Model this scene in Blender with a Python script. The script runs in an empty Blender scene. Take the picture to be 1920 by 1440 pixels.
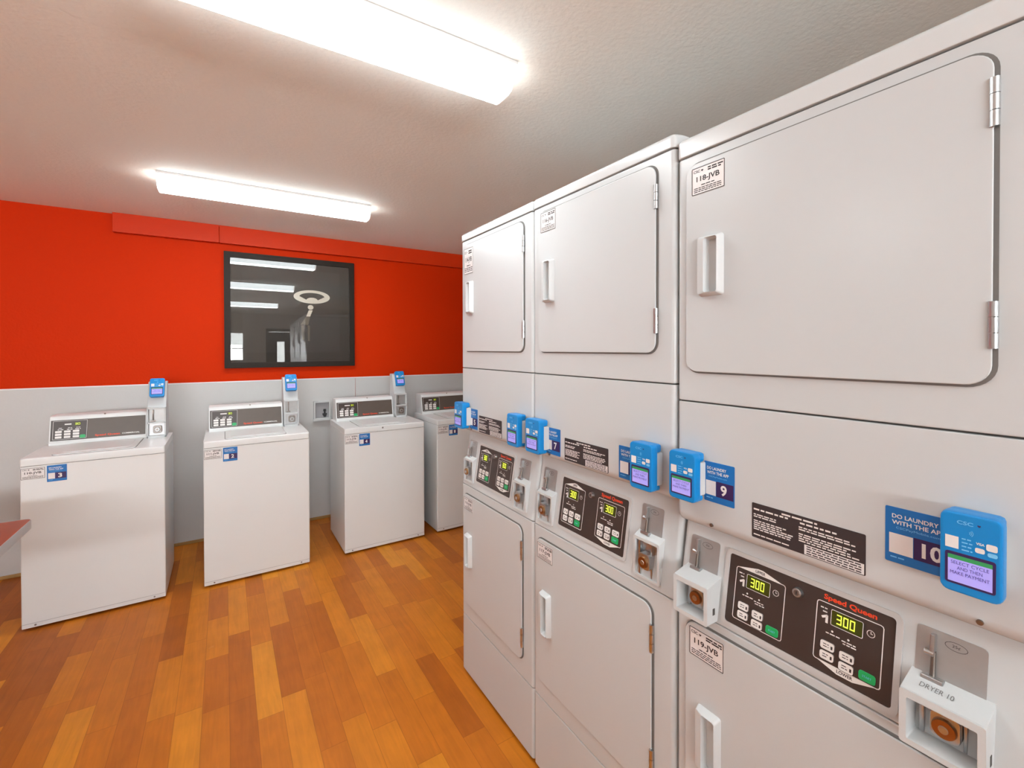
import bpy, bmesh, math, random
from mathutils import Matrix, Vector
R = math.radians
random.seed(7)
scene = bpy.context.scene
COL = scene.collection

# ------------------------------------------------------------------ materials
def srgb(r, g, b):
    f = lambda c: (c/255/12.92) if c/255 <= .04045 else ((c/255+.055)/1.055)**2.4
    return (f(r), f(g), f(b), 1)

MATS = {}
def mat(name, color, rough=.5, metal=0., emit=0., bump=0., bscale=200., spec=.5, coat=0., var=0.):
    m = bpy.data.materials.new(name); m.use_nodes = True
    nt = m.node_tree; b = nt.nodes['Principled BSDF']
    b.inputs['Base Color'].default_value = color
    b.inputs['Roughness'].default_value = rough
    b.inputs['Metallic'].default_value = metal
    b.inputs['Specular IOR Level'].default_value = spec
    b.inputs['Coat Weight'].default_value = coat
    if emit:
        b.inputs['Emission Color'].default_value = color
        b.inputs['Emission Strength'].default_value = emit
    if bump or var:
        tc = nt.nodes.new('ShaderNodeTexCoord')
        nz = nt.nodes.new('ShaderNodeTexNoise'); nz.inputs['Scale'].default_value = bscale
        nz.inputs['Detail'].default_value = 3
        nt.links.new(tc.outputs['Object'], nz.inputs['Vector'])
        if bump:
            bp = nt.nodes.new('ShaderNodeBump'); bp.inputs['Strength'].default_value = bump
            bp.inputs['Distance'].default_value = .002
            nt.links.new(nz.outputs['Fac'], bp.inputs['Height'])
            nt.links.new(bp.outputs['Normal'], b.inputs['Normal'])
        if var:
            mx = nt.nodes.new('ShaderNodeMix'); mx.data_type = 'RGBA'
            mx.inputs['A'].default_value = color
            mx.inputs['B'].default_value = tuple(c*(1-var) for c in color[:3]) + (1,)
            nt.links.new(nz.outputs['Fac'], mx.inputs['Factor'])
            nt.links.new(mx.outputs['Result'], b.inputs['Base Color'])
    MATS[name] = m
    return m

ENAMEL = mat('white_enamel', (.548, .562, .568, 1), .26, spec=.4, var=.03, bscale=3)
WENAM = mat('washer_enamel', (.725, .738, .738, 1), .3, spec=.4, var=.03, bscale=3)
CAPW = mat('white_cap_enamel', (.59, .603, .607, 1), .2, var=.02, bscale=4)
GAP = mat('dark_seam', (.07, .065, .06, 1), .8, var=.1)
BEZEL = mat('grey_white_bezel', (.50, .487, .48, 1), .4, var=.03)
SHROUD = mat('white_plastic', (.575, .588, .592, 1), .45, spec=.3, var=.02)
PANEL = mat('dark_brown_panel', srgb(62, 50, 46), .35, var=.15, bscale=30)
WPANEL = mat('grey_brown_panel', srgb(88, 76, 68), .4, var=.12, bscale=30)
INK = mat('white_print', (.78, .75, .72, 1), .5, var=.02)
DINK = mat('dark_print', srgb(52, 44, 46), .6, var=.05)
RED = mat('red_print', srgb(225, 70, 35), .5, var=.05)
LCD = mat('display_glass', srgb(62, 66, 12), .2, var=.1)
DIGIT = mat('display_digits', (.75, .9, .08, 1), .4, emit=.55)
GREEN = mat('green_button', srgb(24, 165, 92), .4, var=.05)
STEEL = mat('steel', (.55, .56, .57, 1), .28, metal=1., var=.1)
DSTEEL = mat('dark_steel', (.28, .25, .23, 1), .35, metal=1., var=.1)
PLATE = mat('brushed_plate', (.44, .435, .43, 1), .38, metal=.6, var=.12, bscale=60)
BRASS = mat('brass', (.42, .22, .10, 1), .3, metal=1., var=.2, bscale=80)
BLUE = mat('blue_plastic', srgb(4, 132, 205), .35, var=.06)
BLUED = mat('blue_sticker', srgb(16, 108, 180), .45, var=.06)
BLUEL = mat('light_blue_print', srgb(120, 195, 240), .5, var=.03)
NAVY = mat('purple_block', srgb(52, 30, 84), .5, var=.05)
WSTICK = mat('white_sticker', (.76, .73, .72, 1), .35, var=.03)
SCREEN = mat('lavender_screen', srgb(165, 160, 240), .3, emit=.18)
SCRGREEN = mat('screen_green_bar', srgb(50, 150, 90), .4, emit=.05)
SCRINK = mat('screen_print', srgb(70, 60, 150), .5)
DGAP = mat('door_gap', (.17, .16, .15, 1), .8, var=.1)
GREYD = mat('grey_print', (.16, .15, .15, 1), .6, var=.05)
RUBBER = mat('black_rubber', (.02, .02, .02, 1), .6, var=.1)
FRAMEM = mat('black_wood_frame', srgb(40, 31, 23), .5, spec=.2, var=.2, bscale=25)
MATB = mat('dark_mat_board', srgb(60, 54, 46), .7, var=.08)
ARTD = mat('art_grey', srgb(72, 66, 60), .7, var=.35, bscale=5)
ARTL = mat('art_cream', srgb(226, 216, 200), .7, var=.1)
ARTM = mat('art_mid', srgb(120, 108, 92), .7, var=.3, bscale=15)
CEIL = mat('ceiling_paint', (.88, .885, .84, 1), .9, bump=.8, bscale=60, var=.04)
REDW = mat('red_wall_paint', (.58, .029, .0015, 1), .5, spec=.04, bump=.45, bscale=85, var=.05)
REDS = mat('red_soffit_paint', (.58, .034, .003, 1), .4, spec=.14, bump=.1, bscale=90, var=.03)
FRP = mat('white_wall_panel', (.57, .566, .558, 1), .5, bump=.15, bscale=110, var=.04)
WHW = mat('white_wall_paint', (.72, .70, .67, 1), .7, bump=.3, bscale=85, var=.03)
TRIMW = mat('white_trim', (.78, .77, .75, 1), .4, var=.02)
TAN = mat('tan_base_strip', srgb(170, 132, 78), .6, var=.15, bscale=20)
LAM = mat('red_brown_laminate', srgb(150, 72, 48), .3, var=.3, bscale=12)
EDGE = mat('grey_edge_band', srgb(165, 160, 158), .35, var=.05)
LAMP = mat('lamp_diffuser', (.90, .98, 1, 1), .5, emit=28.)
LAMP_SIDE = mat('lamp_diffuser_side', (.90, .98, 1, 1), .5, emit=7.5)
PANM = mat('lamp_pan', (.6, .58, .57, 1), .5, var=.03)
DOORD = mat('dark_door', srgb(58, 54, 52), .5, var=.1)
VALVE = mat('black_valve', (.03, .03, .032, 1), .5, var=.1)
GREYP = mat('grey_plastic_recess', (.33, .32, .33, 1), .6, var=.05)

def glass_mat():
    m = bpy.data.materials.new('picture_glass'); m.use_nodes = True
    nt = m.node_tree; nt.nodes.remove(nt.nodes['Principled BSDF'])
    out = nt.nodes['Material Output']
    tr = nt.nodes.new('ShaderNodeBsdfTransparent'); gl = nt.nodes.new('ShaderNodeBsdfGlossy')
    gl.inputs['Roughness'].default_value = .012
    fr = nt.nodes.new('ShaderNodeFresnel'); fr.inputs['IOR'].default_value = 1.62
    mx = nt.nodes.new('ShaderNodeMixShader')
    nt.links.new(fr.outputs[0], mx.inputs[0]); nt.links.new(tr.outputs[0], mx.inputs[1])
    nt.links.new(gl.outputs[0], mx.inputs[2]); nt.links.new(mx.outputs[0], out.inputs['Surface'])
    return m
GLASS = glass_mat()

def floor_mat():
    m = bpy.data.materials.new('laminate_strip_floor'); m.use_nodes = True
    nt = m.node_tree; N = nt.nodes; L = nt.links; b = N['Principled BSDF']
    geo = N.new('ShaderNodeNewGeometry'); sep = N.new('ShaderNodeSeparateXYZ')
    L.new(geo.outputs['Position'], sep.inputs[0])
    def math_(op, a, c=None):
        n = N.new('ShaderNodeMath'); n.operation = op
        for i, v in enumerate((a, c)):
            if v is None: continue
            if isinstance(v, (int, float)): n.inputs[i].default_value = v
            else: L.new(v, n.inputs[i])
        return n.outputs[0]
    W, LEN = .0915, .50
    xs = math_('DIVIDE', math_('ADD', sep.outputs['X'], 20.03), W)
    strip = math_('FLOOR', xs)
    wn = N.new('ShaderNodeTexWhiteNoise'); wn.noise_dimensions = '1D'; L.new(strip, wn.inputs['W'])
    wl = N.new('ShaderNodeTexWhiteNoise'); wl.noise_dimensions = '1D'; L.new(math_('ADD', strip, .37), wl.inputs['W'])
    ys = math_('ADD', math_('DIVIDE', math_('ADD', sep.outputs['Y'], 20.), math_('ADD', math_('MULTIPLY', wl.outputs['Value'], .24), LEN-.14)), math_('MULTIPLY', wn.outputs['Value'], 7.3))
    plank = math_('FLOOR', ys)
    comb = N.new('ShaderNodeCombineXYZ'); L.new(strip, comb.inputs[0]); L.new(plank, comb.inputs[1])
    w2 = N.new('ShaderNodeTexWhiteNoise'); w2.noise_dimensions = '2D'; L.new(comb.outputs[0], w2.inputs['Vector'])
    ramp = N.new('ShaderNodeValToRGB')
    cols = [(0, srgb(168, 90, 22)), (.25, srgb(184, 102, 25)), (.55, srgb(196, 113, 27)), (.85, srgb(206, 124, 30)), (1, srgb(220, 144, 40))]
    ramp.color_ramp.elements[0].position = 0; ramp.color_ramp.elements[0].color = cols[0][1]
    ramp.color_ramp.elements[1].position = 1; ramp.color_ramp.elements[1].color = cols[-1][1]
    for p, c in cols[1:-1]:
        e = ramp.color_ramp.elements.new(p); e.color = c
    L.new(w2.outputs['Value'], ramp.inputs[0])
    # grain, different in every plank
    off = N.new('ShaderNodeVectorMath'); off.operation = 'ADD'
    sc = N.new('ShaderNodeVectorMath'); sc.operation = 'MULTIPLY'; sc.inputs[1].default_value = (60, 5, 1)
    L.new(geo.outputs['Position'], sc.inputs[0]); L.new(sc.outputs[0], off.inputs[0]); L.new(w2.outputs['Color'], off.inputs[1])
    gr = N.new('ShaderNodeTexNoise'); gr.inputs['Scale'].default_value = 1.; gr.inputs['Detail'].default_value = 4; gr.inputs['Distortion'].default_value = .8
    L.new(off.outputs[0], gr.inputs['Vector'])
    fl = N.new('ShaderNodeTexNoise'); fl.inputs['Scale'].default_value = 9; fl.inputs['Detail'].default_value = 3
    L.new(geo.outputs['Position'], fl.inputs['Vector'])
    mr = N.new('ShaderNodeMapRange'); mr.inputs['From Min'].default_value = .3; mr.inputs['From Max'].default_value = .7
    mr.inputs['To Min'].default_value = .80; mr.inputs['To Max'].default_value = 1.10
    L.new(math_('ADD', math_('MULTIPLY', gr.outputs['Fac'], .55), math_('MULTIPLY', fl.outputs['Fac'], .45)), mr.inputs['Value'])
    mul = N.new('ShaderNodeVectorMath'); mul.operation = 'SCALE'
    L.new(ramp.outputs[0], mul.inputs[0]); L.new(mr.outputs[0], mul.inputs['Scale'])
    # thin joints
    fx = math_('FRACT', xs); fy = math_('FRACT', ys)
    jx = math_('LESS_THAN', math_('MINIMUM', fx, math_('SUBTRACT', 1., fx)), .012)
    jy = math_('LESS_THAN', math_('MINIMUM', fy, math_('SUBTRACT', 1., fy)), .0025)
    j = math_('MULTIPLY', math_('MAXIMUM', jx, jy), .38)
    mj = N.new('ShaderNodeMix'); mj.data_type = 'RGBA'; mj.inputs['B'].default_value = srgb(110, 56, 14)
    L.new(j, mj.inputs['Factor']); L.new(mul.outputs[0], mj.inputs['A'])
    # pale scuffs
    s1 = N.new('ShaderNodeTexNoise'); s1.inputs['Scale'].default_value = 6; s1.inputs['Detail'].default_value = 8; s1.inputs['Roughness'].default_value = .7
    L.new(geo.outputs['Position'], s1.inputs['Vector'])
    sm = N.new('ShaderNodeMapRange'); sm.inputs['From Min'].default_value = .66; sm.inputs['From Max'].default_value = .80
    sm.inputs['To Max'].default_value = .35
    L.new(s1.outputs['Fac'], sm.inputs['Value'])
    ms = N.new('ShaderNodeMix'); ms.data_type = 'RGBA'; ms.inputs['B'].default_value = srgb(225, 190, 150)
    L.new(sm.outputs[0], ms.inputs['Factor']); L.new(mj.outputs['Result'], ms.inputs['A'])
    L.new(ms.outputs['Result'], b.inputs['Base Color'])
    b.inputs['Roughness'].default_value = .42
    b.inputs['Specular IOR Level'].default_value = .25
    return m
FLOORM = floor_mat()

# ------------------------------------------------------------------ mesh building
TEXTS = {}
def text_geo(s, bold):
    k = (s, bold)
    if k not in TEXTS:
        cu = bpy.data.curves.new('t', 'FONT'); cu.body = s; cu.size = 1; cu.offset = bold; cu.resolution_u = 3
        ob = bpy.data.objects.new('t', cu); COL.objects.link(ob)
        dg = bpy.context.evaluated_depsgraph_get()
        me = bpy.data.meshes.new_from_object(ob.evaluated_get(dg))
        vs = [v.co.copy() for v in me.vertices]; fs = [tuple(p.vertices) for p in me.polygons]
        bpy.data.objects.remove(ob); bpy.data.curves.remove(cu); bpy.data.meshes.remove(me)
        x0 = min(v.x for v in vs); x1 = max(v.x for v in vs); y0 = min(v.y for v in vs); y1 = max(v.y for v in vs)
        vs = [((v.x-x0)/max(x1-x0, 1e-6)-.5, (v.y-y0)/max(y1-y0, 1e-6)-.5) for v in vs]
        TEXTS[k] = (vs, fs)
    return TEXTS[k]

def rrect(x0, x1, z0, z1, r, n=5):
    r = min(r, (x1-x0)/2-1e-5, (z1-z0)/2-1e-5); P = []
    for cx, cz, a0 in ((x1-r, z1-r, 0), (x0+r, z1-r, 90), (x0+r, z0+r, 180), (x1-r, z0+r, 270)):
        for i in range(n+1):
            a = R(a0+90*i/n); P.append((cx+r*math.cos(a), cz+r*math.sin(a)))
    return P
def ellipse(cx, cz, rx, rz, n=20):
    return [(cx+rx*math.cos(2*math.pi*i/n), cz+rz*math.sin(2*math.pi*i/n)) for i in range(n)]

class MB:
    def __init__(s): s.bm = bmesh.new(); s.mats = []; s.M = Matrix.Identity(4); s.wn = False
    def mi(s, m):
        if m not in s.mats: s.mats.append(m)
        return s.mats.index(m)
    def raw(s, vs, fs, m):
        i = s.mi(m); V = [s.bm.verts.new(s.M @ Vector(v)) for v in vs]
        for f in fs:
            try: F = s.bm.faces.new([V[k] for k in f]); F.material_index = i; F.smooth = True
            except ValueError: pass
    def merge(s, tb, m):
        bmesh.ops.recalc_face_normals(tb, faces=tb.faces)
        tb.verts.index_update()
        s.raw([v.co.copy() for v in tb.verts], [[v.index for v in f.verts] for f in tb.faces], m); tb.free()
    def solid(s, ends, m, bevel=0., seg=2, pick=None, bevel2=0.):
        """ends: two equal lists of 3D points (a prism)."""
        tb = bmesh.new(); A = [tb.verts.new(p) for p in ends[0]]; B = [tb.verts.new(p) for p in ends[1]]; n = len(A)
        tb.faces.new(A); tb.faces.new(B[::-1])
        for i in range(n): tb.faces.new((A[i], B[i], B[(i+1) % n], A[(i+1) % n]))
        bmesh.ops.recalc_face_normals(tb, faces=tb.faces)
        if pick and bevel2:
            es = [e for e in tb.edges if pick(e.verts[0].co, e.verts[1].co)]
            bmesh.ops.bevel(tb, geom=es, offset=bevel2, segments=4, profile=.5, affect='EDGES', clamp_overlap=True)
        if bevel:
            es = [e for e in tb.edges if len(e.link_faces) == 2 and e.calc_face_angle(0) > R(35)]
            bmesh.ops.bevel(tb, geom=es, offset=bevel, segments=seg, profile=.5, affect='EDGES', clamp_overlap=True)
            s.wn = True
        s.merge(tb, m)
    def box(s, x0, x1, y0, y1, z0, z1, m, bevel=0., seg=2):
        s.solid(([(x0, y0, z0), (x1, y0, z0), (x1, y1, z0), (x0, y1, z0)], [(x0, y0, z1), (x1, y0, z1), (x1, y1, z1), (x0, y1, z1)]), m, bevel, seg)
    def prism_y(s, poly, y0, y1, m, bevel=0., seg=2):      # (x,z) outline pushed along y
        s.solid(([(x, y0, z) for x, z in poly], [(x, y1, z) for x, z in poly]), m, bevel, seg)
    def prism_x(s, poly, x0, x1, m, bevel=0., seg=2, pick=None, bevel2=0.):
        s.solid(([(x0, y, z) for y, z in poly], [(x1, y, z) for y, z in poly]), m, bevel, seg, pick, bevel2)
    def ring_y(s, outer, inner, y0, y1, m):
        n = len(outer); vs = []
        for P, y in ((outer, y0), (inner, y0), (outer, y1), (inner, y1)): vs += [(x, y, z) for x, z in P]
        fs = []
        for i in range(n):
            j = (i+1) % n
            fs += [(i, j, n+j, n+i), (2*n+i, 3*n+i, 3*n+j, 2*n+j), (i, 2*n+i, 2*n+j, j), (n+i, n+j, 3*n+j, 3*n+i)]
        tb = bmesh.new(); V = [tb.verts.new(v) for v in vs]
        for f in fs: tb.faces.new([V[k] for k in f])
        s.merge(tb, m)
    def flat(s, poly, y, m): s.raw([(x, y, z) for x, z in poly], [list(range(len(poly)))[::-1]], m)
    def bar(s, x0, x1, z0, z1, y, m): s.raw([(x0, y, z0), (x1, y, z0), (x1, y, z1), (x0, y, z1)], [(0, 1, 2, 3)], m)
    def text(s, t, cx, cz, w, h, y, m, bold=.0):
        vs, fs = text_geo(t, bold)
        s.raw([(cx+u*w, y, cz+v*h) for u, v in vs], fs, m)
    def line(s, pts, w, y, m, closed=True):
        n = len(pts); 
        for i in range(n if closed else n-1):
            a = Vector(pts[i]); b = Vector(pts[(i+1) % n]); d = b-a
            if d.length < 1e-6: continue
            d.normalize(); p = Vector((-d.y, d.x))*w/2; e = d*w*.3
            s.raw([(q.x, y, q.y) for q in (a-e+p, a-e-p, b+e-p, b+e+p)], [(0, 1, 2, 3)], m)
    def cyl(s, p0, p1, r0, r1, m, n=20, bevel=0.):
        p0, p1 = Vector(p0), Vector(p1); d = (p1-p0).normalized(); a = d.orthogonal().normalized(); b = d.cross(a)
        c = [(math.cos(2*math.pi*i/n), math.sin(2*math.pi*i/n)) for i in range(n)]
        s.solid(([p0+(a*u+b*v)*r0 for u, v in c], [p1+(a*u+b*v)*r1 for u, v in c]), m, bevel, 2)
    def words(s, x0, x1, z, h, y, m, fill=1.):
        """a row of greeked print: short dashes of word length"""
        x = x0; end = x0+(x1-x0)*fill
        while x < end-h:
            w = min(random.uniform(2., 6.)*h, end-x); s.bar(x, x+w, z-h/2, z+h/2, y, m); x += w+h*.8
    def build(s, name, parent=None, loc=None, rot=None):
        me = bpy.data.meshes.new(name); s.bm.to_mesh(me); s.bm.free()
        for m in s.mats: me.materials.append(m)
        me.set_sharp_from_angle(angle=R(38))
        o = bpy.data.objects.new(name, me); COL.objects.link(o)
        if s.wn:
            md = o.modifiers.new('weighted', 'WEIGHTED_NORMAL'); md.keep_sharp = True
        if parent: o.parent = parent
        if loc: o.location = loc
        if rot: o.rotation_euler = rot
        return o

def thing(name, label, cat, loc, rotz=0, group=None):
    o = bpy.data.objects.new(name, None); COL.objects.link(o); o.empty_display_size = .1
    o.location = loc; o.rotation_euler = (0, 0, rotz); o['label'] = label; o['category'] = cat
    if group: o['group'] = group
    return o
def struct(o): o['kind'] = 'structure'; return o
def lab(o, t): o['label'] = t; return o

# ------------------------------------------------------------------ the room
H = 2.384; YW = 4.10; XL = -4.2; XR = 2.35; YR = -2.96; T = .12
def room():
    m = MB(); m.box(XL-T, XR+T, YR-T, YW+T, -.1, 0, FLOORM); struct(m.build('floor'))
    m = MB(); m.box(XL-T, XR+T, YR-T, YW+T, H, H+.1, CEIL); struct(m.build('ceiling'))
    m = MB(); m.box(XL, XR, YW, YW+T, 0, H, REDW); struct(m.build('wall_back'))
    m = MB(); m.box(XL-T, XL, YR-T, YW+T, 0, H, WHW); struct(m.build('wall_left'))
    m = MB(); m.box(XR, XR+T, YR-T, YW+T, 0, H, WHW); struct(m.build('wall_right'))
    # rear wall (behind the viewer) with a window and a glazed door
    wx0, wx1, wz0, wz1 = -2.9, .36, 1.36, 1.98
    dx0, dx1, dz1 = .82, 1.30, 2.0
    m = MB()
    for a in ((XL, wx0, 0, H), (wx0, wx1, 0, wz0), (wx0, wx1, wz1, H), (wx1, dx0, 0, H), (dx0, dx1, dz1, H), (dx1, XR, 0, H)):
        m.box(a[0], a[1], YR-T, YR, a[2], a[3], WHW)
    struct(m.build('wall_front'))
    m = MB(); m.box(wx0, wx1, YR-.07, YR-.05, wz0, wz1, GLASS); w = struct(m.build('window_1'))
    m = MB(); P = rrect(wx0-.03, wx1+.03, wz0-.03, wz1+.03, .004); Q = rrect(wx0+.03, wx1-.03, wz0+.03, wz1-.03, .004)
    m.ring_y(P, Q, YR+.0, YR+.02, TRIMW); m.box(wx0, wx1, YR-.06, YR-.03, 1.62, 1.64, TRIMW)
    for k in (1, 2, 3): m.box(wx0+k*(wx1-wx0)/4-.012, wx0+k*(wx1-wx0)/4+.012, YR-.06, YR-.03, wz0, wz1, TRIMW)
    m.build('window_frame', w)
    m = MB()
    lx0, lx1, lz0, lz1 = .98, 1.13, 1.05, 1.78
    for a in ((dx0+.01, lx0, .01, dz1-.01), (lx1, dx1-.01, .01, dz1-.01), (lx0, lx1, .01, lz0), (lx0, lx1, lz1, dz1-.01)):
        m.box(a[0], a[1], YR-.08, YR-.04, a[2], a[3], DOORD)
    d = struct(m.build('door_1'))
    m = MB(); m.box(lx0, lx1, YR-.065, YR-.055, lz0, lz1, GLASS); m.build('door_pane', d)
    m = MB(); m.ring_y(rrect(dx0-.06, dx1+.06, .0, dz1+.06, .003), rrect(dx0+.005, dx1-.005, -.2, dz1-.005, .003), YR, YR+.02, DOORD)
    m.build('door_frame', d)
    m = MB(); m.cyl((1.23, YR-.04, 1.0), (1.23, YR+.02, 1.0), .012, .012, STEEL); m.cyl((1.235, YR+.02, 1.0), (1.14, YR+.02, 1.0), .009, .008, STEEL)
    m.build('door_handle', d)
    # washable panels on the lower wall, one sheet each side of the joint
    m = MB(); m.box(XL, .973, YW-.005, YW, .022, 1.192, FRP); m.box(.976, XR, YW-.005, YW, .022, 1.192, FRP)
    struct(m.build('trim_1'))
    m = MB(); m.box(XL, XR, YW-.008, YW, 1.190, 1.199, TRIMW, .0015); struct(m.build('trim_2'))
    m = MB(); m.box(XL, XR, YW-.011, YW, 0, .022, TAN, .003); struct(m.build('baseboard_back'))
    # boxed duct cover along the top of the red wall, two lengths
    m = MB(); m.box(-.640, -.0295, YW-.05, YW, 2.252, H, REDS, .003); m.box(-.0280, XR, YW-.05, YW, 2.252, H, REDS, .003)
    struct(m.build('trim_3'))
    m = MB(); m.box(XL, XL+.012, YR, YW, 0, .09, TRIMW, .002); struct(m.build('baseboard_left'))
room()

# ------------------------------------------------------------------ ceiling lights
def ceiling_light(yc, rot, label, xc=.258):
    Lx = 1.105
    t = thing('ceiling_light', label, 'light', (xc, yc, H), rot, 'fluorescent lights on the ceiling')
    m = MB(); m.box(-Lx/2, Lx/2, -.088, .088, -.012, 0, PANM, .002); m.build('mounting_pan', t)
    m = MB()
    P = [(-.083, -.012), (-.083, -.040), (-.050, -.078), (-.030, -.083), (.030, -.083), (.050, -.078), (.083, -.040), (.083, -.012)]
    m.prism_x(P, -Lx/2+.012, Lx/2-.012, LAMP); k = m.mi(LAMP_SIDE)
    for fc in m.bm.faces:
        fc.normal_update()
        if abs(fc.normal.z) < .72: fc.material_index = k
    m.build('diffuser', t)
    for s in (-1, 1):
        m = MB(); Q = [(y*1.01, z*1.01) for y, z in P]; x = s*(Lx/2-.006)
        m.prism_x(Q, x-.006, x+.006, LAMP_END, .002); m.build('end_cap', t)
LAMP_END = mat('lamp_end_cap', (.95, .93, .90, 1), .5, emit=5.)
ceiling_light(3.055, R(-1.2), 'long fluorescent ceiling light nearer the red wall, above the framed picture')
ceiling_light(1.320, R(-.6), 'large fluorescent ceiling light overhead at the top of the photo')
ceiling_light(-.90, 0, 'fluorescent ceiling light farthest from the red wall, seen only reflected in the picture glass')
ceiling_light(1.320, 0, 'added ceiling fill light left of the laundry table, out of view', -2.2)  # fill fixture added out of view to brighten the washers and ceiling
ceiling_light(-.90, 0, 'added ceiling fill light in the rear left of the room, out of view', -2.2)  # second added fixture, unseen, to lift and even out the room light

# ------------------------------------------------------------------ framed picture
def picture():
    x0, x1, z0, z1 = -.001, .963, 1.300, 2.198
    t = thing('framed_picture', 'black framed picture of a glowing ring lamp hung on the red wall', 'picture', ((x0+x1)/2, YW, (z0+z1)/2))
    t.rotation_euler = (R(-.7), 0, 0)
    w, h = (x1-x0)/2, (z1-z0)/2; fw = .042
    m = MB()
    m.ring_y(rrect(-w, w, -h, h, .002, 2), rrect(-w+fw, w-fw, -h+fw, h-fw, .002, 2), -.034, -.004, FRAMEM)
    m.ring_y(rrect(-w+.004, w-.004, -h+.004, h-.004, .002, 2), rrect(-w+.012, w-.012, -h+.012, h-.012, .002, 2), -.038, -.034, FRAMEM)
    m.build('picture_frame', t)
    m = MB(); m.box(-w+.03, w-.03, -.012, -.004, -h+.03, h-.03, MATB)
    ax0, ax1, az0, az1 = -w+.118, w-.118, -h+.118, h-.10
    y = -.0124; m.flat(rrect(ax0, ax1, az0, az1, .001, 1), y, ARTD)
    m.line(rrect(ax0, ax1, az0, az1, .001, 1), .003, y-.0002, MATB)
    cx, cz = .142, .135; y -= .0004
    m.ring_y(ellipse(cx, cz, .141, .056, 40), ellipse(cx, cz, .098, .034, 40), y-.0006, y, ARTL)
    m.flat(ellipse(cx, cz-.030, .045, .024), y-.0008, ARTL)
    m.flat([(cx-.10, cz+.004), (cx-.04, cz-.028), (cx+.04, cz-.028), (cx+.10, cz+.004), (cx+.09, cz-.018), (cx, cz-.048), (cx-.09, cz-.018)], y-.0007, ARTL)
    m.flat(ellipse(cx-.012, cz-.088, .022, .020), y-.0008, ARTL)
    m.flat([(cx-.026, cz-.112), (cx+.004, cz-.112), (cx-.016, cz-.165), (cx-.046, cz-.165)], y-.0006, ARTL)
    m.flat([(cx-.046, cz-.165), (cx-.016, cz-.165), (cx-.03, cz-.235), (cx-.09, cz-.235)], y-.0005, ARTM)
    m.flat([(cx-.085, cz-.24), (cx-.062, cz-.24), (cx-.06, cz-.36), (cx-.08, cz-.36)], y-.0005, ARTM)
    m.flat([(cx-.035, cz-.24), (cx-.02, cz-.24), (cx-.02, cz-.37), (cx-.034, cz-.37)], y-.0005, ARTM)
    m.build('art_print', t)
    m = MB(); m.box(-w+.036, w-.036, -.022, -.020, -h+.036, h-.036, GLASS); m.build('glass_pane', t)
picture()

# ------------------------------------------------------------------ wall box between the washers
def wall_box():
    x0, x1, z0, z1 = .628, .760, .848, 1.006
    t = thing('washer_outlet_box', 'white wall box with a black valve beside the third washing machine', 'wall box', ((x0+x1)/2, YW-.005, (z0+z1)/2))
    w, h = (x1-x0)/2, (z1-z0)/2
    m = MB(); m.ring_y(rrect(-w, w, -h, h, .003, 2), rrect(-w+.012, w-.012, -h+.016, h-.012, .002, 2), -.034, 0, SHROUD)
    m.box(-w-.006, w+.006, -.040, -.030, -h-.008, -h+.010, SHROUD, .002); m.build('box_frame', t)
    m = MB(); m.box(-w+.008, w-.008, -.006, 0, -h+.01, h-.008, GREYP); m.build('recess', t)
    m = MB(); m.cyl((.022, -.006, -.045), (.022, -.03, -.045), .012, .012, VALVE); m.cyl((.022, -.020, -.048), (.022, -.020, -.005), .008, .007, VALVE)
    m.box(.004, .040, -.026, -.014, -.040, -.026, VALVE, .003); m.cyl((.022, -.020, -.008), (.022, -.020, .010), .012, .010, VALVE, bevel=.002)
    m.build('valve', t)
wall_box()

# ------------------------------------------------------------------ table at the left edge
def table():
    x1, y1, zt = -.660, 2.585, .762; x0, y0 = -1.46, 1.35
    t = thing('laundry_table', 'table with red-brown top and grey edge, its corner showing at the left', 'table', ((x0+x1)/2, (y0+y1)/2, 0))
    w, d = (x1-x0)/2, (y1-y0)/2; th = .036
    P = rrect(-w+.003, w-.003, -d+.003, d-.003, .024, 6)
    m = MB(); m.solid(([(x, y, zt-th) for x, y in P], [(x, y, zt) for x, y in P]), LAM); m.build('tabletop', t)
    m = MB(); O = rrect(-w, w, -d, d, .027, 6); n = len(O)
    tb = bmesh.new(); V = [[tb.verts.new((x, y, z)) for x, y in Q] for Q, z in ((O, zt-th+.002), (O, zt-.003), ([(x*.997, y*.998) for x, y in O], zt+.0008), (P, zt+.0008), (P, zt-th))]
    for a in range(5):
        for i in range(n):
            j = (i+1) % n; tb.faces.new((V[a][i], V[a][j], V[(a+1) % 5][j], V[(a+1) % 5][i]))
    m.merge(tb, EDGE); m.build('edge_band', t)
    m = MB(); m.cyl((0, 0, .03), (0, 0, zt-th-.006), .038, .038, DSTEEL, 24); m.box(-.2, .2, -.2, .2, zt-th-.008, zt-th, DSTEEL, .002); m.build('pedestal', t)
    m = MB(); m.box(-.30, .30, -.03, .03, 0, .03, DSTEEL, .006); m.box(-.03, .03, -.38, .38, 0, .03, DSTEEL, .006); m.build('table_base', t)
table()

# ------------------------------------------------------------------ shared fittings (x right, y into the machine, z up)
def heart(m, cx, cz, r, y, c):
    P = []
    for i in range(24):
        a = 2*math.pi*i/24; P.append((cx+r*math.sin(a)**3, cz+r*(13*math.cos(a)-5*math.cos(2*a)-2*math.cos(3*a)-math.cos(4*a))/16))
    m.flat(P, y, c)

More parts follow.
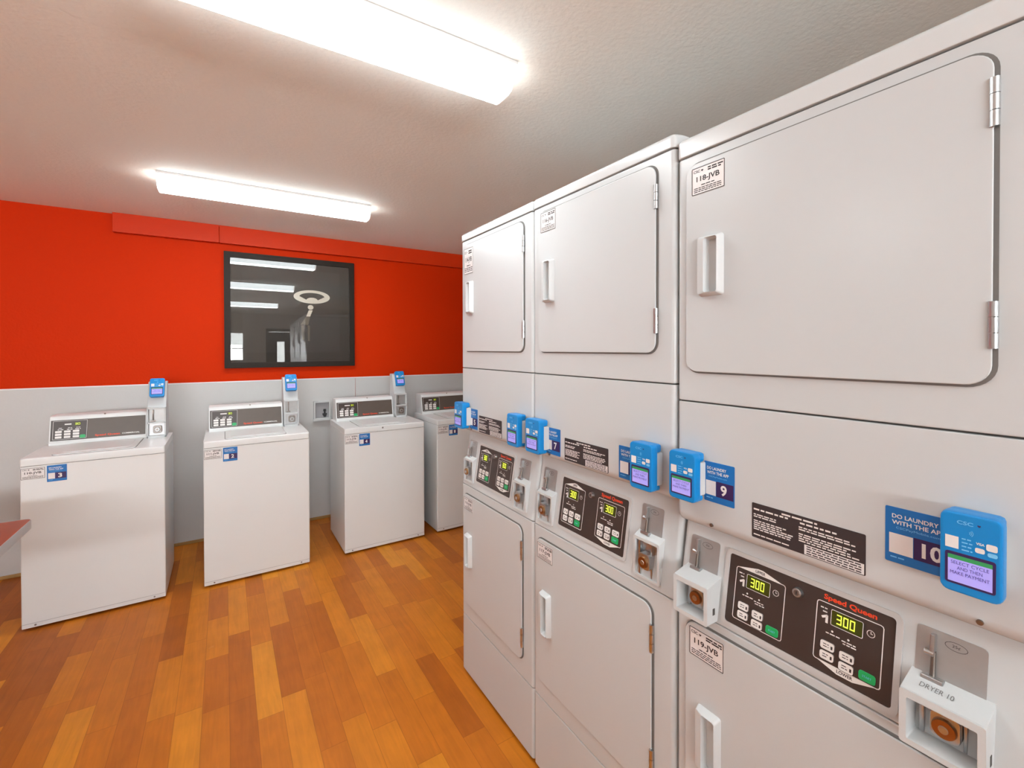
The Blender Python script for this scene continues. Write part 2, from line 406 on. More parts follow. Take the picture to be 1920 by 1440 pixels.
def card_reader(parent, x0, x1, z0, z1, M=None):
    w = x1-x0; h = z1-z0; cx = (x0+x1)/2; M = M or Matrix.Identity(4); F = -.046
    m = MB(); m.M = M
    m.prism_y(rrect(x0, x1, z0, z1, .010, 4), F, F+.022, BLUE, .004, 2)
    m.box(x0+.003, x1-.003, F+.016, -.006, z1-.022, z1-.001, BLUE, .006, 2)
    m.box(x0+.003, x1-.003, F+.016, -.010, z0+.001, z0+.014, BLUE, .005, 2)
    y = F-.0004
    m.text('CSC', cx-.08*w, z0+.885*h, .26*w, .045*h, y, BLUEL, .02); heart(m, cx+.14*w, z0+.885*h, .028*w, y, NAVY)
    for k, r in enumerate((.03, .055, .08)):
        m.line([(cx-.03*w+r*w*math.cos(R(a)), z0+.775*h+r*w*math.sin(R(a))) for a in (-45, -20, 0, 20, 45)], .012*w, y, BLUEL, False)
    m.bar(x0+.10*w, x0+.32*w, z0+.55*h, z0+.70*h, y, WSTICK)
    for k in range(4): m.words(x0+.37*w, x0+.54*w, z0+(.69-.045*k)*h, .014*h, y, BLUEL)
    m.text('VISA', x0+.66*w, z0+.675*h, .13*w, .03*h, y, INK, .02)
    m.flat(rrect(x0+.75*w, x0+.92*w, z0+.62*h, z0+.70*h, .002, 2), y, WSTICK)
    m.flat(rrect(x0+.58*w, x0+.73*w, z0+.565*h, z0+.625*h, .002, 2), y, WSTICK)
    m.flat(rrect(x0+.77*w, x0+.92*w, z0+.55*h, z0+.60*h, .002, 2), y, BLUEL)
    o = lab(m.build('card_reader', parent), 'blue card reader with small screen')
    m = MB(); m.M = M; m.box(x0+.006, x1-.004, F+.022, 0, z0+.012, z1-.022, SHROUD, .004); lab(m.build('mounting_bracket', o), 'white bracket behind the reader')
    m = MB(); m.M = M; sx0, sx1, sz0, sz1 = x0+.15*w, x1-.15*w, z0+.14*h, z0+.47*h
    m.prism_y(rrect(sx0-.003, sx1+.003, sz0-.003, sz1+.004, .003, 3), y-.0004, F+.002, NAVY)
    m.bar(sx0, sx1, sz0, sz1-.05*h, y-.0008, SCREEN); m.bar(sx0, sx1, sz1-.05*h, sz1, y-.0008, SCRGREEN)
    for k, s in enumerate(('SELECT CYCLE', 'AND THEN', 'MAKE PAYMENT')):
        m.text(s, (sx0+sx1)/2, sz1-(.09+.062*k)*h, (.60, .40, .62)[k]*w, .04*h, y-.0011, SCRINK)
    lab(m.build('screen', o), 'lavender lit screen')
    return o

def number_sticker(parent, x0, x1, z0, z1, num, y=0., flip=False, small=False):
    w = x1-x0; h = z1-z0; m = MB()
    m.prism_y(rrect(x0, x1, z0, z1, .002, 2), y-.0008, y, BLUED); f = y-.0012
    m.text('DO LAUNDRY', x0+.42*w, z0+.845*h, .64*w, .075*h, f, INK, .02)
    m.text('WITH THE APP', x0+.46*w, z0+.735*h, .72*w, .075*h, f, INK, .02)
    m.text('CSCPayMobile.com', x0+.46*w, z0+.635*h, .60*w, .05*h, f, BLUEL)
    m.bar(x0+.06*w, x0+.40*w, z0+.17*h, z0+.53*h, f, WSTICK)
    m.bar(x0+.41*w, x0+.97*w, z0+.16*h, z0+.54*h, f, NAVY)
    m.text(num, x0+.66*w, z0+.35*h, (.28 if len(num) > 1 else .2)*w, .26*h, f-.0003, INK, .03)
    m.words(x0+.08*w, x0+.30*w, z0+.10*h, .022*h, f, BLUEL)
    lab(m.build('number_sticker', parent), 'blue sticker reading ' + num)

def licence_sticker(parent, x0, x1, z0, z1, num, y=0.):
    w = x1-x0; h = z1-z0; m = MB()
    m.prism_y(rrect(x0, x1, z0, z1, .001, 1), y-.0006, y, WSTICK); f = y-.0010
    m.line(rrect(x0+.001, x1-.001, z0+.001, z1-.001, .001, 1), .0016, f, DINK)
    m.text('CSC', x0+.16*w, z0+.85*h, .2*w, .10*h, f, DINK, .02); heart(m, x0+.33*w, z0+.85*h, .035*w, f, DINK)
    m.words(x0+.5*w, x0+.95*w, z0+.88*h, .05*h, f, DINK); m.words(x0+.5*w, x0+.95*w, z0+.80*h, .05*h, f, DINK)
    m.text(num, x0+.5*w, z0+.53*h, .70*w, .25*h, f, DINK, .02)
    m.words(x0+.3*w, x0+.7*w, z0+.32*h, .035*h, f, DINK)
    for k in range(3): m.words(x0+.07*w, x0+.93*w, z0+(.23-.065*k)*h, .03*h, f, DINK)
    lab(m.build('licence_sticker', parent), 'white sticker reading ' + num)

def seven(m, s, x0, x1, z0, z1, y, c):
    segs = {'3': 'abgcd', '0': 'abcdef', '2': 'abged', '1': 'bc', '8': 'abcdefg'}
    n = len(s); cw = (x1-x0)/n; g = cw*.16
    for i, ch in enumerate(s):
        a, b = x0+i*cw+g*.5, x0+(i+1)*cw-g*.9; h = z1-z0; t = h*.13; zm = (z0+z1)/2
        S = {'a': (a, b, z1-t, z1), 'd': (a, b, z0, z0+t), 'g': (a, b, zm-t/2, zm+t/2), 'b': (b-t*.8, b, zm, z1), 'c': (b-t*.8, b, z0, zm), 'f': (a, a+t*.8, zm, z1), 'e': (a, a+t*.8, z0, zm)}
        for k in segs[ch]: m.bar(*S[k], y, c)

def pull_handle(parent, x0, x1, z0, z1, yf):
    m = MB(); i0, i1, j0, j1 = x0+.40*(x1-x0), x1-.008, z0+.010, z1-.010
    O = rrect(x0, x1, z0, z1, .006, 3); I = rrect(i0, i1, j0, j1, .004, 3); n = len(O)
    tb = bmesh.new()
    B = [(x0+.004, x1-.003, z0+.004, z1-.004)][0]
    F = rrect(*B, .005, 3)
    rows = [[(x, yf, z) for x, z in O], [(x, yf-.015, z) for x, z in F], [(x, yf-.018, z) for x, z in rrect(i0-.003, i1+.002, j0-.003, j1+.003, .005, 3)], [(x, yf-.0005, z) for x, z in I]]
    V = [[tb.verts.new(p) for p in r] for r in rows]
    for a in range(3):
        for i in range(n):
            j = (i+1) % n; tb.faces.new((V[a][i], V[a][j], V[a+1][j], V[a+1][i]))
    tb.faces.new(V[3]); bmesh.ops.recalc_face_normals(tb, faces=tb.faces)
    m.merge(tb, SHROUD); lab(m.build('handle', parent), 'white moulded recessed pull handle')

def hinge(parent, x, z0, z1, yf):
    m = MB(); k = (z1-z0)/3
    for i in range(3): m.cyl((x, yf+.001, z0+i*k+.0006), (x, yf+.001, z0+(i+1)*k-.0006), .0055, .0055, STEEL, 14)
    m.box(x-.005, x, yf-.0008, yf+.002, z0, z1, STEEL)
    lab(m.build('hinge', parent), 'steel hinge barrel')

def dryer_door(parent, x0, x1, z0, z1, handle, hinges, lic, licnum):
    yf = -.007; m = MB()
    m.prism_y(rrect(x0, x1, z0, z1, .028, 7), yf, -.002, ENAMEL, .0022, 2)
    m.prism_y(rrect(x0-.0022, x1+.005, z0-.0035, z1+.0035, .031, 7), -.0012, .001, DGAP)
    d = m.build('door', parent)
    pull_handle(d, *handle, yf)
    for h in hinges: hinge(d, x1+.001, *h, yf)
    licence_sticker(d, *lic, licnum, yf)
    return d

# ------------------------------------------------------------------ stacked dryer
def control_half(mb, sub, x0, x1, s0, s1, tri, six, y):
    """white outline with its little flag, icons, lamps and buttons; sub collects (name, MB, label)"""
    w = x1-x0; h = s1-s0; f = y
    mb.line(rrect(x0, x1, s0, s1, .004, 2), .0014, f, INK)
    if tri == 'UPPER':
        mb.flat([(x0+.02*w, s1), (x0+.45*w, s1+.10*h), (x0+.55*w, s1+.10*h), (x0+.95*w, s1)], f, INK); mb.text('UPPER', x0+.5*w, s1+.045*h, .2*w, .055*h, f-.0003, DINK, .02)
    else:
        mb.flat([(x0+.05*w, s0), (x0+.95*w, s0), (x0+.62*w, s0-.10*h), (x0+.38*w, s0-.10*h)], f, INK); mb.text('LOWER', x0+.5*w, s0-.045*h, .24*w, .055*h, f-.0003, DINK, .02)
    mb.words(x0+.06*w, x0+.17*w, s1-.10*h, .02*h, f, INK); mb.words(x0+.10*w, x0+.17*w, s1-.16*h, .02*h, f, INK)
    mb.line([(x0+.10*w, s1-.26*h), (x0+.17*w, s1-.22*h), (x0+.17*w, s1-.33*h)], .004, f, INK, False)
    c = (x1-.17*w, s1-.20*h); mb.line(ellipse(c[0], c[1], .055*w, .055*w, 14), .0009, f, INK); mb.line([(c[0], c[1]+.035*w), c, (c[0]+.025*w, c[1])], .001, f, INK, False)
    for i, (px, pz) in enumerate(((.27, .44), (.52, .46))):
        mb.flat(ellipse(x0+px*w, s1-pz*h, .018*w, .018*w, 10), f, INK)
        mb.words(x0+(px-.10)*w, x0+(px+.12)*w, s1-(pz+.055)*h, .018*h, f, INK)
    mb.words(x0+.44*w, x0+.64*w, s1-.555*h, .018*h, f, INK)
    d = MB(); dx0, dx1, dz0, dz1 = x0+.24*w, x0+.72*w, s1-.33*h, s1-.07*h
    d.prism_y(rrect(dx0, dx1, dz0, dz1, .002, 2), f-.0010, f+.0006, LCD); d.line(rrect(dx0, dx1, dz0, dz1, .002, 2), .0009, f-.0013, INK)
    seven(d, '300', dx0+.08*w, dx1-.10*w, dz0+.05*h, dz1-.045*h, f-.0014, DIGIT)
    sub.append(('display', d, 'lit display reading 300'))
    cols, rows = ((.10, .33), (.40, .63)), (.71, .88)
    if six: cols = ((.08, .30), (.36, .58), (.65, .90))
    for a, b in cols:
        for k, pz in enumerate(rows):
            hh = .075*h
            if six and a > .6 and k == 1: continue
            q = MB(); zc = s1-(pz+(.04 if a > .35 and not six else 0))*h
            q.prism_y(rrect(x0+a*w, x0+b*w, zc-hh, zc+hh, .004, 4), f-.0012, f+.0004, INK, .0004, 1)
            q.line(rrect(x0+a*w, x0+b*w, zc-hh, zc+hh, .004, 3), .0008, f-.0014, DINK)
            q.words(x0+(a+.05)*w, x0+(b-.09)*w, zc+.02*h, .014*h, f-.0015, DINK); q.words(x0+(a+.05)*w, x0+(b-.09)*w, zc-.02*h, .014*h, f-.0015, DINK)
            q.bar(x0+(b-.06)*w, x0+(b-.03)*w, zc-.035*h, zc+.02*h, f-.0015, DINK)
            sub.append(('mode_button', q, None))
    q = MB(); zc = s1-.90*h if not six else s1-.88*h; a, b = (.70, .94) if not six else (.65, .90)
    q.prism_y(rrect(x0+a*w, x0+b*w, zc-.075*h, zc+.075*h, .004, 4), f-.0014, f+.0004, GREEN, .0004, 1)
    q.text('START', x0+(a+b)/2*w, zc, .13*w, .035*h, f-.0017, BLUEL)
    sub.append(('start_button', q, 'green start button'))

def dryer_coin_box(parent, x0, x1, MC, zl, ctop, cosz, out, lower, name_text, new):
    """coin slide plate above, protruding lock box below"""
    w = x1-x0; zb0, zb1 = lower
    rec = lambda z: (z-zl)/(ctop-zl)*.032
    m = MB(); b = .0055 if new else .0085
    O = rrect(x0, x1, zb0, zb1, .004, 3); I = rrect(x0+b, x1-b, zb0+b, zb1-b*1.3, .002, 3)
    m.ring_y(O, I, -out, rec(zb0)+.016, SHROUD)
    # shelf sloping back from the box to the plate above it
    m.prism_x([(-out+.001, zb1-.004), (-out+.004, zb1), (rec(zb1)+.004, zb1+.012), (rec(zb1)+.004, zb1-.004)], x0, x1, SHROUD, .0015)
    if name_text:
        dy, dz = rec(zb1)+out, .012; m.M = Matrix.Translation((0, -out+.004, zb1)) @ Matrix.Rotation(-math.atan2(dy, dz), 4, 'X')
        m.text(name_text, (x0+x1)/2-.010, math.hypot(dy, dz)*.42, .038, .010, -.0004, GREYD); m.M = Matrix.Identity(4)
    if out > .03: m.box(x1-.004, x1+.0006, -out*.45, -out*.25, zb0+.02, zb0+.034, GAP)
    o = lab(m.build('coin_box', parent), 'white coin box with slide and lock')
    # plate
    s = lambda z: (z-zl)/cosz
    m = MB(); m.M = MC; px0, px1 = (x0+.004, x1-.010)
    m.prism_y(rrect(px0, px1, s(zb1+.002), s(zb1+.078), .006, 3), -.0012, .002, PLATE)
    ex = (px0+px1)/2+.006; ez = s(zb1+.064)
    m.line(ellipse(ex, ez, .0125, .006, 18), .0006, -.0015, DINK); m.text('25¢', ex, ez, .009, .005, -.0015, DINK)
    lab(m.build('coin_plate', o), 'grey metal plate')
    m = MB(); m.M = MC; sx = px0+.022
    m.box(sx-.004, sx+.002, -.012, .001, s(zb1+.045), s(zb1+.072), STEEL, .0015)
    m.cyl((sx, -.006, s(zb1+.010)), (sx, -.006, s(zb1+.048)), .0035, .003, DSTEEL, 12)
    m.cyl((sx-.010, -.008, s(zb1+.044)), (sx+.001, -.008, s(zb1+.044)), .0055, .0045, STEEL, 14, .001)
    m.box(sx-.012, sx+.014, -.014, .001, s(zb1+.004), s(zb1+.012), STEEL, .002)
    lab(m.build('coin_slide', o), 'steel coin slide')
    m = MB(); yb = rec(zb0)+.010
    m.box(x0+b-.001, x1-b+.001, yb, yb+.004, zb0+b-.001, zb1-b, STEEL)
    m.box(x0+.014, x0+.020, yb-.012, yb, zb0+b, zb1-b*1.4, STEEL, .001); m.box(x1-.030, x1-.026, yb-.010, yb, zb0+b, zb1-b*1.4, STEEL, .001)
    cx, cz = (x0+x1)/2, zb0+(zb1-zb0)*.46
    m.prism_y(rrect(cx-.018, cx+.016, cz-.019, cz+.021, .009, 4), yb-.022, yb, STEEL, .002)
    m.cyl((cx-.001, yb-.0275, cz), (cx-.001, yb-.021, cz), .0135, .0145, BRASS, 24, .001)
    m.cyl((cx-.001, yb-.0290, cz), (cx-.001, yb-.027, cz), .0055, .006, STEEL, 16, .0004)
    m.cyl((x0+.013, yb-.006, zb0+.018), (x0+.013, yb, zb0+.018), .005, .006, DSTEEL, 12)
    lab(m.build('coin_lock', o), 'metal lock with brass cylinder')

def stacked_dryer(label, yleft, W, z, p, nums, lics, old):
    t = thing('stacked_dryer', label, 'dryer', (.8965, yleft, 0), R(-90), 'stacked dryers along the right')
    D = .655; zP, zL, ctop, lip, S, G, top = z; g = .0013; rec = .032
    front = lambda a, b: a.x == b.x and a.y < .2 and b.y < .2
    side = lambda a, b: abs(a.x-b.x) < 1e-6 and a.y < .06 and b.y < .06
    # chassis behind the seams, feet
    m = MB(); m.box(.008, W-.008, .045, D-.01, .03, top-.02, GAP); m.box(.008, W-.008, .008, .05, .03, zL-.004, GAP); m.box(.008, W-.008, .008, .05, S-.03, G+.01, GAP)
    m.build('chassis', t)
    for fx in (.06, W-.06):
        for fy in (.06, D-.06):
            m = MB(); m.cyl((fx, fy, 0), (fx, fy, .032), .02, .014, RUBBER, 16); m.build('foot', t)
    def sec(name, poly, mt=ENAMEL, b=.0035, x0=0., x1=W):
        m = MB(); m.prism_x(poly, x0+.0008, x1-.0008, mt, b, 2, side, .012); return m.build(name, t)
    sec('base_panel', [(.0, .018), (0, zP-g), (D, zP-g), (D, .018)])
    sec('lower_cabinet', [(0, zP+g), (0, zL-g), (D, zL-g), (D, zP+g)])
    sec('upper_cabinet', [(0, S+g), (0, G-g), (D, G-g), (D, S+g)])
    sec('top_cap', [(-.003, G+g), (-.003, top-.010), (.002, top-.003), (.012, top), (D, top), (D, G+g)], CAPW, .003)
    sec('middle_panel', [(0, S-g), (0, lip+.024), (.002, lip+.014), (.008, lip+.006), (.018, lip+.001), (.030, lip), (D, lip), (D, S-g)], ENAMEL, .003)
    con = sec('control_console', [(0, zL+g), (rec, ctop), (rec+.003, lip-.001), (D, lip-.001), (D, zL+g)], ENAMEL, .002)
    # the sloped fascia
    ang = math.atan2(rec, ctop-zL); cz = math.cos(ang)
    MC = Matrix.Translation((0, 0, zL)) @ Matrix.Rotation(-ang, 4, 'X')
    s = lambda v: (v-zL)/cz
    bx0, bx1, bz0, bz1 = p['blk']
    m = MB(); m.M = MC
    m.ring_y(rrect(bx0-.010, bx1+.010, s(bz0)-.010, s(bz1)+.010, .012, 5), rrect(bx0-.001, bx1+.001, s(bz0)-.001, s(bz1)+.001, .006, 5), -.0035, .002, BEZEL)
    m.prism_y(rrect(bx0-.002, bx1+.002, s(bz0)-.002, s(bz1)+.002, .006, 5), -.0012, .002, PANEL)
    sub = []; bw = bx1-bx0; f = -.0016; s0, s1 = s(bz0), s(bz1); sh = s1-s0
    o = [p['out1'], p['out2']]
    control_half(m, sub, o[0][0], o[0][1], s0+.095*sh, s1-(.15 if old else .13)*sh, 'UPPER', not old, f)
    control_half(m, sub, o[1][0], o[1][1], s0+.13*sh, s1-.14*sh, 'LOWER', not old, f)
    m.text('Speed Queen', (o[1][0]+o[1][1])/2, s1-.075*sh, .80*(o[1][1]-o[1][0]), .085*sh, f, RED, .03)
    fas = lab(m.build('control_panel', con), 'dark brown fascia in a pale bezel')
    for nm, q, l in sub:
        q.M = MC
        # geometry was made flat: move it onto the slope
        for v in q.bm.verts: v.co = MC @ v.co
        ob = q.build(nm, fas)
        if l: lab(ob, l)
    m = MB(); m.M = MC; kx, kz = p['key'][0], s(p['key'][1])
    m.cyl((kx, -.009, kz), (kx, 0, kz), .008, .0095, STEEL, 20, .001); m.cyl((kx, -.0098, kz), (kx, -.0088, kz), .0048, .0052, DSTEEL, 16); m.box(kx-.0008, kx+.0008, -.0102, -.0097, kz-.003, kz+.003, RUBBER)
    lab(m.build('key_lock', fas), 'round chrome key lock')
    for c, nt in (('coinL', None), ('coinR', 'DRYER 10' if old else None)):
        x0, x1, z0, z1 = p[c]; dryer_coin_box(t, x0, x1, MC, zL, ctop, cz, p['coinout'], (z0, z1), nt, not old)
    # doors
    u = p['up']; dryer_door(t, *u['door'], u['handle'], u['hinges'], u['lic'], lics[0])
    l = p['low']; dryer_door(t, *l['door'], l['handle'], l['hinges'], l['lic'], lics[1])
    # notice, stickers, readers on the middle panel
    x0, x1, z0, z1 = p['notice']; m = MB(); w = x1-x0; h = z1-z0
    m.prism_y(rrect(x0, x1, z0, z1, .002, 2), -.0008, 0, DINK); f = -.0012
    m.words(x0+.30*w, x0+.62*w, z1-.09*h, .045*h, f, INK)
    m.words(x0+.02*w, x0+.36*w, z1-.17*h, .045*h, f, INK); m.words(x0+.47*w, x0+.78*w, z1-.19*h, .045*h, f, INK)
    for k, fz in enumerate((.32, .38, .50, .56, .62, .68, .74, .90)): m.words(x0+.02*w, x0+(.30 if k < 2 else .42)*w, z1-fz*h, .032*h, f, INK, random.uniform(.7, 1))
    for k, fz in enumerate((.30, .36, .48, .54, .60, .66)): m.words(x0+.46*w, x0+.97*w, z1-fz*h, .032*h, f, INK, random.uniform(.75, 1))
    m.bar(x0+.51*w, x0+.99*w, z0+.02*h, z0+.28*h, f, WSTICK)
    for k in range(4): m.words(x0+.53*w, x0+.97*w, z0+(.24-.06*k)*h, .03*h, f-.0003, DINK)
    lab(m.build('notice_label', t), 'black notice label with fine white print')
    number_sticker(t, *p['st1'], nums[0]); number_sticker(t, *p['st2'], nums[1])
    card_reader(t, *p['cd1']); card_reader(t, *p['cd2'])
    for sx in (.09, W-.06):
        m = MB(); zz = lip+.016; m.cyl((sx, -.002, zz), (sx, .010, zz), .004, .004, DSTEEL, 12, .0008); m.build('screw', t)
    return t

p3 = dict(blk=(.121, .404, .870, 1.006), out1=(.136, .234), out2=(.290, .389), key=(.257, .984), coinL=(.019, .104, .855, .937), coinR=(.426, .519, .855, .936), coinout=.036,
          up=dict(door=(.029, .516, 1.397, 1.862), handle=(.065, .122, 1.563, 1.695), hinges=((1.752, 1.820), (1.448, 1.514)), lic=(.045, .124, 1.791, 1.851)),
          low=dict(door=(.029, .516, .345, .831), handle=(.062, .118, .520, .656), hinges=((.700, .766), (.400, .466)), lic=(.041, .124, .757, .820)),
          notice=(.180, .371, 1.070, 1.139), st1=(.073, .143, 1.114, 1.201), st2=(.397, .484, 1.109, 1.197), cd1=(.013, .081, 1.113, 1.221), cd2=(.473, .535, 1.111, 1.223))
stacked_dryer('stacked white dryer nearest the camera, with number stickers 9 and 10', .681, .565, (.24, .852, 1.033, 1.046, 1.328, 1.887, 1.934), p3, ('9', '10'), ('118-JVB', '119-JVB'), True)

def pnew(W):
    k = W/.5795
    q = dict(blk=(.131*k, .411*k, .886, 1.034), out1=(.142*k, .238*k), out2=(.296*k, .398*k), key=(.268*k, 1.012), coinL=(.022, .105, .868, .966), coinR=(W-.126, W-.044, .864, .966), coinout=.003,
             up=dict(door=(.036, W-.053, 1.438, 1.901), handle=(.072, .126, 1.599, 1.737), hinges=((1.790, 1.850), (1.486, 1.548)), lic=(.054, .133, 1.832, 1.897)),
             low=dict(door=(.024, W-.065, .330, .811), handle=(.055, .107, .503, .645), hinges=((.693, .763), (.380, .450)), lic=(.034, .116, .746, .798)),
             notice=(.170*k, .360*k, 1.1015, 1.170), st1=(.076, .148, 1.105, 1.191), st2=(.400*k, .486*k, 1.102, 1.189), cd1=(.016, .095, 1.105, 1.217), cd2=(W-.100, W-.030, 1.105, 1.219))
    return q
Z12 = (.266, .849, 1.047, 1.086, 1.364, 1.923, 1.960)
stacked_dryer('middle stacked white dryer with number stickers 7 and 8', 1.2635, .5780, Z12, pnew(.578), ('7', '8'), ('116-JVB', '117-JVB'), False)
p1 = pnew(.5525); p1['up']['lic'] = (.042, .124, 1.772, 1.882)
stacked_dryer('stacked white dryer farthest from the camera, next to the washing machines', 1.8170, .5525, Z12, p1, ('5', '6'), ('114-JVB', '115-JVB'), False)

# ------------------------------------------------------------------ washing machines
def washing_machine(label, xl, y0, num, lic, latch):
    W, D = .5885, .505; zt = .889; zs = .848
    t = thing('washing_machine', label, 'washing machine', (xl, y0, 0), 0, 'top-loading washing machines by the red wall')
    side = lambda a, b: abs(a.x-b.x) < 1e-6 and a.y < .06 and b.y < .06
    for fx in (.07, W-.07):
        for fy in (.07, D-.07):
            m = MB(); m.cyl((fx, fy, 0), (fx, fy, .016), .02, .014, RUBBER, 14); m.build('foot', t)
    m = MB(); m.prism_x([(0, .014), (0, zs-.001), (D, zs-.001), (D, .014)], 0, W, WENAM, .002, 2, side, .006)
    m.box(.004, W-.004, .004, D-.004, zs-.004, zs+.006, GAP)
    for sx in (.052, W-.052): m.cyl((sx, -.002, .026), (sx, .004, .026), .0045, .0045, DSTEEL, 10)
    m.box(.004, W-.004, -.0008, .002, .036, .0375, GREYP)
    m.build('cabinet', t)
    m = MB(); m.prism_x([(-.002, zs+.001), (-.002, zt-.008), (.001, zt-.002), (.008, zt), (D, zt), (D, zs+.001)], 0, W, WENAM, .003, 2, side, .008)
    m.build('top_panel', t)
    m = MB(); P = rrect(.112, .452, .020, .352, .02, 5)
    m.solid(([(x, y, zt-.001) for x, y in P], [(x, y, zt+.005) for x, y in P]), WENAM, .002)
    Q = rrect(.142, .422, .055, .315, .03, 5); m.solid(([(x, y, zt+.004) for x, y in Q], [(x, y, zt+.0075) for x, y in Q]), WENAM, .002)
    P2 = rrect(.1095, .4545, .0175, .3545, .022, 5); m.solid(([(x, y, zt-.001) for x, y in P2], [(x, y, zt+.0006) for x, y in P2]), GAP)
    m.build('lid', t)
    if latch:
        m = MB(); m.cyl((.268, -.004, .873), (.268, .002, .873), .006, .007, DSTEEL, 14, .001); lab(m.build('lid_lock', t), 'small dark round lock')
    # console
    cx0, cx1 = .020, .466
    m = MB(); m.prism_x([(.360, zt-.001), (.360, .903), (.366, .906), (.392, 1.036), (.398, 1.050), (.410, 1.057), (D, 1.057), (D, zt-.001)], cx0, cx1, WENAM, .002)
    m.cyl((.262, .404, 1.049), (.262, .400, 1.053), .005, .005, DSTEEL, 12)
    con = m.build('control_console', t)
    a = math.atan2(.026, .130); MC = Matrix.Translation((0, .366, .906)) @ Matrix.Rotation(-a, 4, 'X')
    m = MB(); m.M = MC; x0, x1, s0, s1 = .026, .458, .006, .126
    m.prism_y(rrect(x0, x1, s0, s1, .002, 2), -.0012, .002, WPANEL)
    m.bar(x0+.001, .186, s0+.001, s1-.001, -.0015, PANEL); m.line([(x0+.010, s0+.008), (.182, s0+.008), (.184, s1-.006), (x0+.010, s1-.006)], .0014, -.0018, INK)
    m.text('Speed Queen', .278, .022, .115, .015, -.0016, RED, .03); m.text('COMMERCIAL', .388, .023, .085, .008, -.0016, INK, .02)
    for k, bx in enumerate((.060, .100, .136)):
        m.words(bx-.004, bx+.02, .070, .004, -.0018, INK); m.words(bx, bx+.018, .079, .003, -.0018, INK)
    m.words(.085, .125, .100, .007, -.0018, INK)
    fas = lab(m.build('control_panel', con), 'dark brown fascia')
    m = MB(); m.M = MC; m.prism_y(rrect(.128, .156, .092, .108, .002, 2), -.0022, 0, LCD); seven(m, '30', .130, .154, .094, .106, -.0025, DIGIT); lab(m.build('display', fas), 'small lit display')
    for bx in (.060, .098, .136):
        for k in range(3):
            q = MB(); q.M = MC; q.prism_y(rrect(bx-.014, bx+.014, .020+.016*k, .032+.016*k, .002, 2), -.0026, 0, INK); q.build('mode_button', fas)
    q = MB(); q.M = MC; q.prism_y(rrect(.153, .178, .014, .034, .006, 3), -.0026, 0, GREEN); lab(q.build('start_button', fas), 'green start button')
    # coin box with leaning card tower
    b0, b1 = .470, .566; yf = .325
    m = MB()
    m.prism_x([(yf+.03, zt-.001), (yf+.03, 1.070), (yf+.032, 1.078), (.416, 1.232), (.424, 1.238), (.478, 1.238), (.478, zt-.001)], b0, b1, SHROUD, .003)
    fr = lambda a0, a1, c0, c1: m.box(a0, a1, yf, yf+.034, c0, c1, SHROUD, .0015)
    fr(b0, b0+.008, zt, 1.078); fr(b1-.008, b1, zt, 1.078); fr(b0, b1, 1.070, 1.079); fr(b0, b1, .978, .988); fr(b0, b1, zt-.001, .902)
    cb = lab(m.build('coin_box', t), 'white coin box with leaning card tower')
    m = MB(); m.box(b0+.007, b1-.007, yf+.026, yf+.031, .987, 1.071, PLATE); lab(m.build('coin_plate', cb), 'grey metal plate')
    m = MB(); sx = b0+.030; m.box(sx-.004, sx+.004, yf+.010, yf+.027, 1.040, 1.064, DSTEEL, .001); m.cyl((sx, yf+.016, .994), (sx, yf+.016, 1.040), .004, .003, DSTEEL, 10); m.box(sx-.012, sx+.012, yf+.008, yf+.027, .990, .998, DSTEEL, .001)
    lab(m.build('coin_slide', cb), 'steel coin slide')
    m = MB(); m.box(b0+.007, b1-.007, yf+.026, yf+.031, .901, .979, STEEL); c = (b0+b1)/2+.004
    m.prism_y(rrect(c-.022, c+.022, .916, .964, .010, 4), yf+.008, yf+.027, DSTEEL, .002); m.cyl((c, yf+.002, .940), (c, yf+.009, .940), .013, .015, STEEL, 20, .001); m.cyl((c, yf+.0005, .940), (c, yf+.003, .940), .007, .007, DSTEEL, 14)
    lab(m.build('coin_lock', cb), 'metal lock')
    ta = math.atan2(.416-(yf+.032), 1.232-1.078); MT = Matrix.Translation((0, yf+.032, 1.078)) @ Matrix.Rotation(-ta, 4, 'X')
    card_reader(t, .482, .558, .058, .180, MT)
    licence_sticker(t, .004, .093, .781, .838, lic, 0.); number_sticker(t, .100, .176, .757, .842, num, -.0004)
    return t
washing_machine('white top-load washing machine numbered 3, closest to the table', -.8836, 3.272, '3', '110-JVB', False)
washing_machine('white top-load washing machine numbered 2, directly left of the wall box', -.1117, 3.272, '2', '111-JVB', False)
washing_machine('white top-load washing machine numbered 4, with a lid lock, right of the wall box', .7021, 3.268, '4', '112-JVB', True)
washing_machine('white top-load washing machine numbered 1, partly hidden behind the dryers', 1.3982, 3.270, '1', '113-JVB', False)

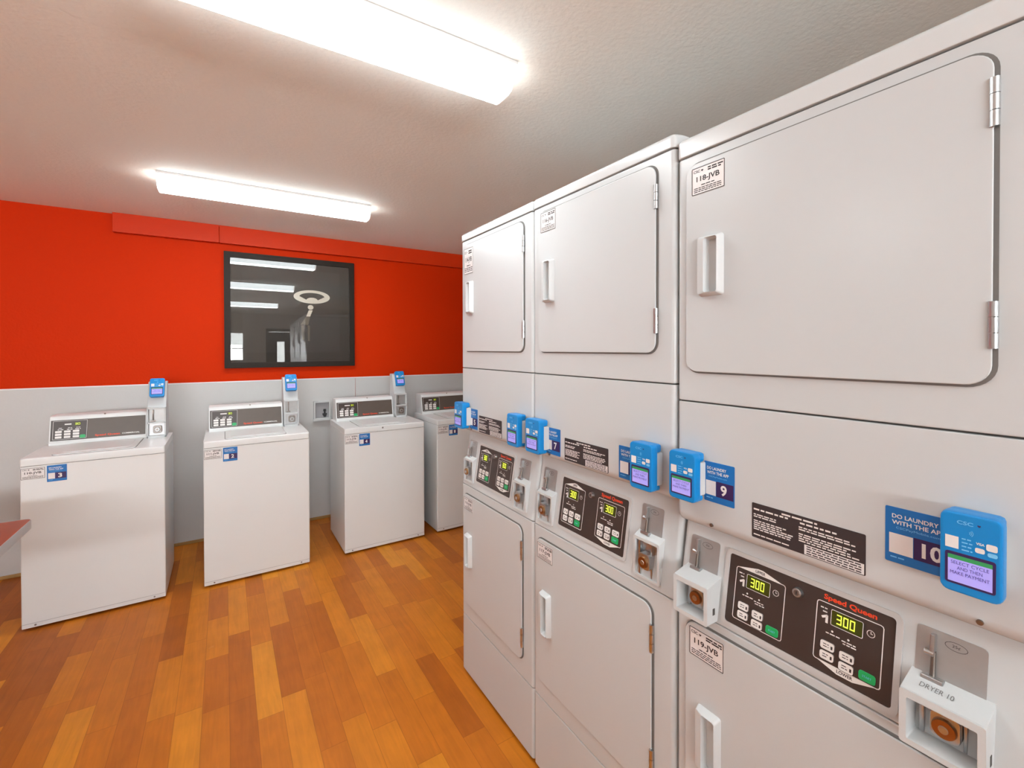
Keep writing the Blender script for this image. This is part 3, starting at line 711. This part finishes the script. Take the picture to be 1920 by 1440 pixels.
# ------------------------------------------------------------------ daylight, camera, view
w = bpy.data.worlds.new('World'); scene.world = w; w.use_nodes = True
bg = w.node_tree.nodes['Background']
grad = w.node_tree.nodes.new('ShaderNodeValToRGB'); grad.color_ramp.elements[0].color = (.80, .84, .82, 1); grad.color_ramp.elements[1].color = (.86, .94, 1, 1)
wtc = w.node_tree.nodes.new('ShaderNodeTexCoord'); wsp = w.node_tree.nodes.new('ShaderNodeSeparateXYZ')
w.node_tree.links.new(wtc.outputs['Generated'], wsp.inputs[0]); w.node_tree.links.new(wsp.outputs['Z'], grad.inputs[0])
w.node_tree.links.new(grad.outputs[0], bg.inputs[0]); bg.inputs[1].default_value = 9.
al = bpy.data.lights.new('window_daylight', 'AREA'); al.shape = 'RECTANGLE'; al.size = 3.2; al.size_y = .8; al.energy = 430; al.color = (.93, .97, 1)
ao = bpy.data.objects.new('window_daylight', al); COL.objects.link(ao); ao.location = (-1.27, YR-.48, 1.40); ao.rotation_euler = (R(90+36), 0, 0)

f, px, py = 842.3177, 959.0689, 660.483
yaw, pit, rol = R(32.5722), R(.4996), R(-.0912)
c, s = math.cos(yaw), math.sin(yaw)
R0 = Vector((c, -s, 0)); F0 = Vector((s, c, 0)); Z = Vector((0, 0, 1))
F = F0*math.cos(pit)-Z*math.sin(pit); U = Z*math.cos(pit)+F0*math.sin(pit)
R1 = R0*math.cos(rol)+U*math.sin(rol); U1 = U*math.cos(rol)-R0*math.sin(rol)
cam = bpy.data.cameras.new('camera'); co = bpy.data.objects.new('camera', cam); COL.objects.link(co)
cam.sensor_fit = 'HORIZONTAL'; cam.sensor_width = 36; cam.lens = f/1920*36
cam.shift_x = (960-px)/1920; cam.shift_y = (py-720)/1920; cam.clip_start = .02
Mx = Matrix((R1, U1, -F)).transposed().to_4x4(); Mx.translation = (0, 0, 1.45)
co.matrix_world = Mx
scene.camera = co
vs = scene.view_settings
vs.view_transform = 'Standard'; vs.look = 'None'; vs.gamma = 1; vs.use_curve_mapping = False; vs.exposure = 0.26
